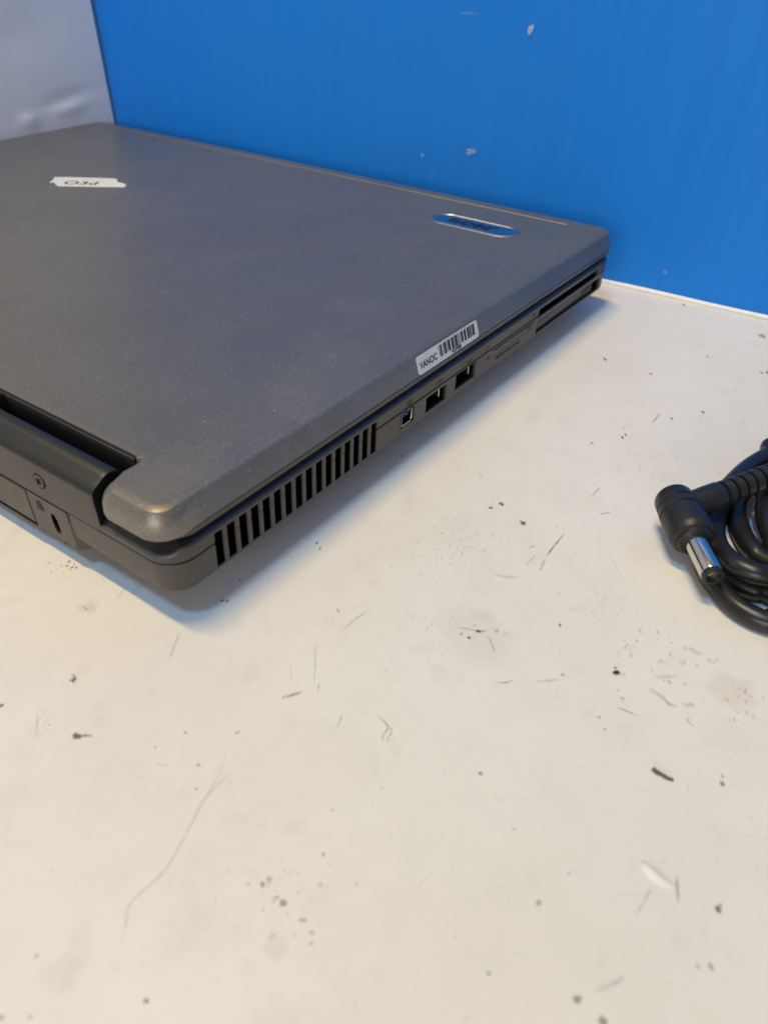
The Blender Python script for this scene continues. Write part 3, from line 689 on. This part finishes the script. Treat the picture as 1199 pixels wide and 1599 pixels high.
dots(555, 1245, 20, 25, 16, GR, .4, 2, 4); dots(720, 850, 45, 30, 110, OL, .45, 1.2, 3); dots(940, 960, 40, 25, 40, GR, .6, 1.2, 3); dots(980, 1010, 10, 7, 16, OL, .45, 2, 5); dots(1170, 1100, 22, 20, 18, BR, .35, 3, 6)
dots(700, 985, 40, 20, 24, GR, .5, 1.5, 4); dots(1060, 1040, 35, 30, 22, TN, .5, 4, 9)
for _ in range(1500): dots(rs.uniform(0, 1199), 470+1129*rs.random()**1.2, 3, 3, 1, rs.choice((GR, OL, BR)), rs.uniform(.08, .4), 1.0, 2.2)
for _ in range(420): dots(rs.uniform(0, 1199), rs.uniform(470, 1599), 3, 3, 1, rs.choice((GR, GR, OL, BR)), rs.uniform(.1, .42), 1.4, 3.4)
for _ in range(330):
    x, y = rs.uniform(200, 1199), rs.uniform(600, 1599); a = rs.gauss(2.2, .6); l = rs.uniform(4, 15)
    stroke([(x, y), (x+math.cos(a)*l*.5+rs.gauss(0, 1), y+math.sin(a)*l*.5), (x+math.cos(a)*l, y+math.sin(a)*l)], rs.uniform(.8, 1.6), GR, rs.uniform(.08, .32))
for _ in range(70):
    x, y = rs.gauss(720, 55), rs.gauss(850, 32); a = rs.uniform(0, 6.3); l = rs.uniform(3, 9)
    stroke([(x, y), (x+math.cos(a)*l*.5+rs.gauss(0, 1.5), y+math.sin(a)*l*.5), (x+math.cos(a)*l, y+math.sin(a)*l)], 1.0, OL, rs.uniform(.2, .5))
for _ in range(26):
    x, y = rs.uniform(250, 1150), rs.uniform(650, 1560); a = rs.gauss(2.0, .7); l = rs.uniform(30, 90)
    stroke([(x, y), (x+math.cos(a)*l*.5+rs.gauss(0, 4), y+math.sin(a)*l*.5), (x+math.cos(a)*l, y+math.sin(a)*l)], rs.uniform(1, 2.2), (.4, .38, .35), rs.uniform(.07, .2))
for _ in range(60): blob(rs.uniform(0, 1199), rs.uniform(600, 1599), rs.uniform(15, 60), rs.uniform(10, 30), rs.choice(((.5, .48, .45), (.6, .5, .42))), rs.uniform(.02, .07), rs.random()*3)
sc_ = from_bm('scuffs_and_crease_shade', bm, MT['mark'], table, None); sc_['kind'] = 'stuff'

# a blister in the paint and two crumbs
bm = bmesh.new()
def ridge(pts, wd, h):
    P = catmull([px(*q) for q in pts], 6); n = len(P); G = []
    for i, p in enumerate(P):
        t = (P[min(i+1, n-1)]-P[max(i-1, 0)]).normalized(); nn = Vector((-t.y, t.x, 0)); e = math.sin(math.pi*i/(n-1))**.7
        G.append([bm.verts.new(p+nn*wd*s*(.3+.7*e)+Vector((0, 0, h*e*max(0, 1-abs(s))**1.3+.00002-.0001*(abs(s) > .99)))) for s in (-1, -.75, -.5, -.25, 0, .15, .3, .45, .6)])
    for a, b in zip(G, G[1:]):
        for i in range(len(a)-1): bm.faces.new((a[i], a[i+1], b[i+1], b[i]))
ridge([(1000, 1344), (1015, 1359), (1032, 1374), (1052, 1384)], .0017, .0006)
from_bm('paint_blister', bm, MT['table'], table, 80)
def crumb(x, y, s, label, mat):
    bm = bmesh.new(); bmesh.ops.create_icosphere(bm, subdivisions=2, radius=1); o = px(x, y)
    rr_ = random.Random(int(x))
    for v in bm.verts: v.co = Vector((v.co.x*s[0], v.co.y*s[1], v.co.z*s[2]))*(1+rr_.uniform(-.25, .25))
    zmin = min(v.co.z for v in bm.verts); a = math.atan2(rt.y, rt.x)
    for v in bm.verts: v.co = Vector((v.co.x, v.co.y, v.co.z-zmin))
    c = from_bm('crumb', bm, mat, None, 30); c.location = (o.x, o.y, .0001); c.rotation_euler = (0, 0, a); tag(c, label, 'crumb')
crumb(961, 1052, (.0008, .0004, .0004), 'small black crumb of dirt on the white bench', MT['ink'])
wp_ = catmull([px(*q, .0003) for q in ((1019, 1200), (1024, 1205), (1029, 1207), (1035, 1211), (1042, 1215), (1051, 1218))], 5)
bm = bmesh.new(); L = []; rr_ = random.Random(4)
for i, p in enumerate(wp_):
    t = (wp_[min(i+1, len(wp_)-1)]-wp_[max(i-1, 0)]).normalized(); nn = Vector((-t.y, t.x, 0)); r = .00062*(1-.55*i/len(wp_))*rr_.uniform(.75, 1.25)
    L.append([bm.verts.new(Vector((p.x, p.y, .00035))+nn*r*math.cos(k*math.pi/4)+Vector((0, 0, .5*r*math.sin(k*math.pi/4)))) for k in range(8)])
for a, b in zip(L, L[1:]):
    for k in range(8): bm.faces.new((a[k], a[(k+1) % 8], b[(k+1) % 8], b[k]))
bm.faces.new(L[0][::-1]); bm.faces.new(L[-1])
tag(from_bm('crumb', bm, MT['crumb'], None, 60), 'brown dried twig-like crumb on the white bench', 'crumb')

# chips in the blue board's face
bm = bmesh.new(); lay = bm.verts.layers.float_color.new('mark')
def wchip(x, y, wd, hd, a, seed):
    r_ = random.Random(seed); d = AX*((x-599.5)/FPX)-AY*((y-799.5)/FPX)+fw
    o0 = Vector((0, WY(0), 0)); t = (o0-CAM).dot(bn)/d.dot(bn); o = CAM+d*t+bn*.0011
    ct = bm.verts.new(o); ct[lay] = (.55, .62, .66, a); R1 = []; R2 = []
    for i in range(10):
        th = 2*math.pi*i/10; q = (bx_*math.cos(th)*wd+Vector((0, 0, 1))*math.sin(th)*hd)*(1+.4*(r_.random()-.5)*2)
        v = bm.verts.new(o+q*.6); v[lay] = (.55, .62, .66, a); R1.append(v); v = bm.verts.new(o+q); v[lay] = (.55, .62, .66, 0); R2.append(v)
    for i in range(10):
        j = (i+1) % 10; bm.faces.new((ct, R1[i], R1[j])); bm.faces.new((R1[i], R2[i], R2[j], R1[j]))
for q in ((830, 46, .0018, .0024, .8, 1), (737, 235, .0026, .0016, .6, 2), (661, 242, .0014, .0014, .45, 3), (735, 20, .006, .0008, .12, 4), (1039, 424, .001, .001, .3, 5), (733, 238, .0016, .0012, .5, 6)): wchip(*q)
ch = from_bm('scuff_chips', bm, MT['mark'], blue, None); ch['kind'] = 'stuff'
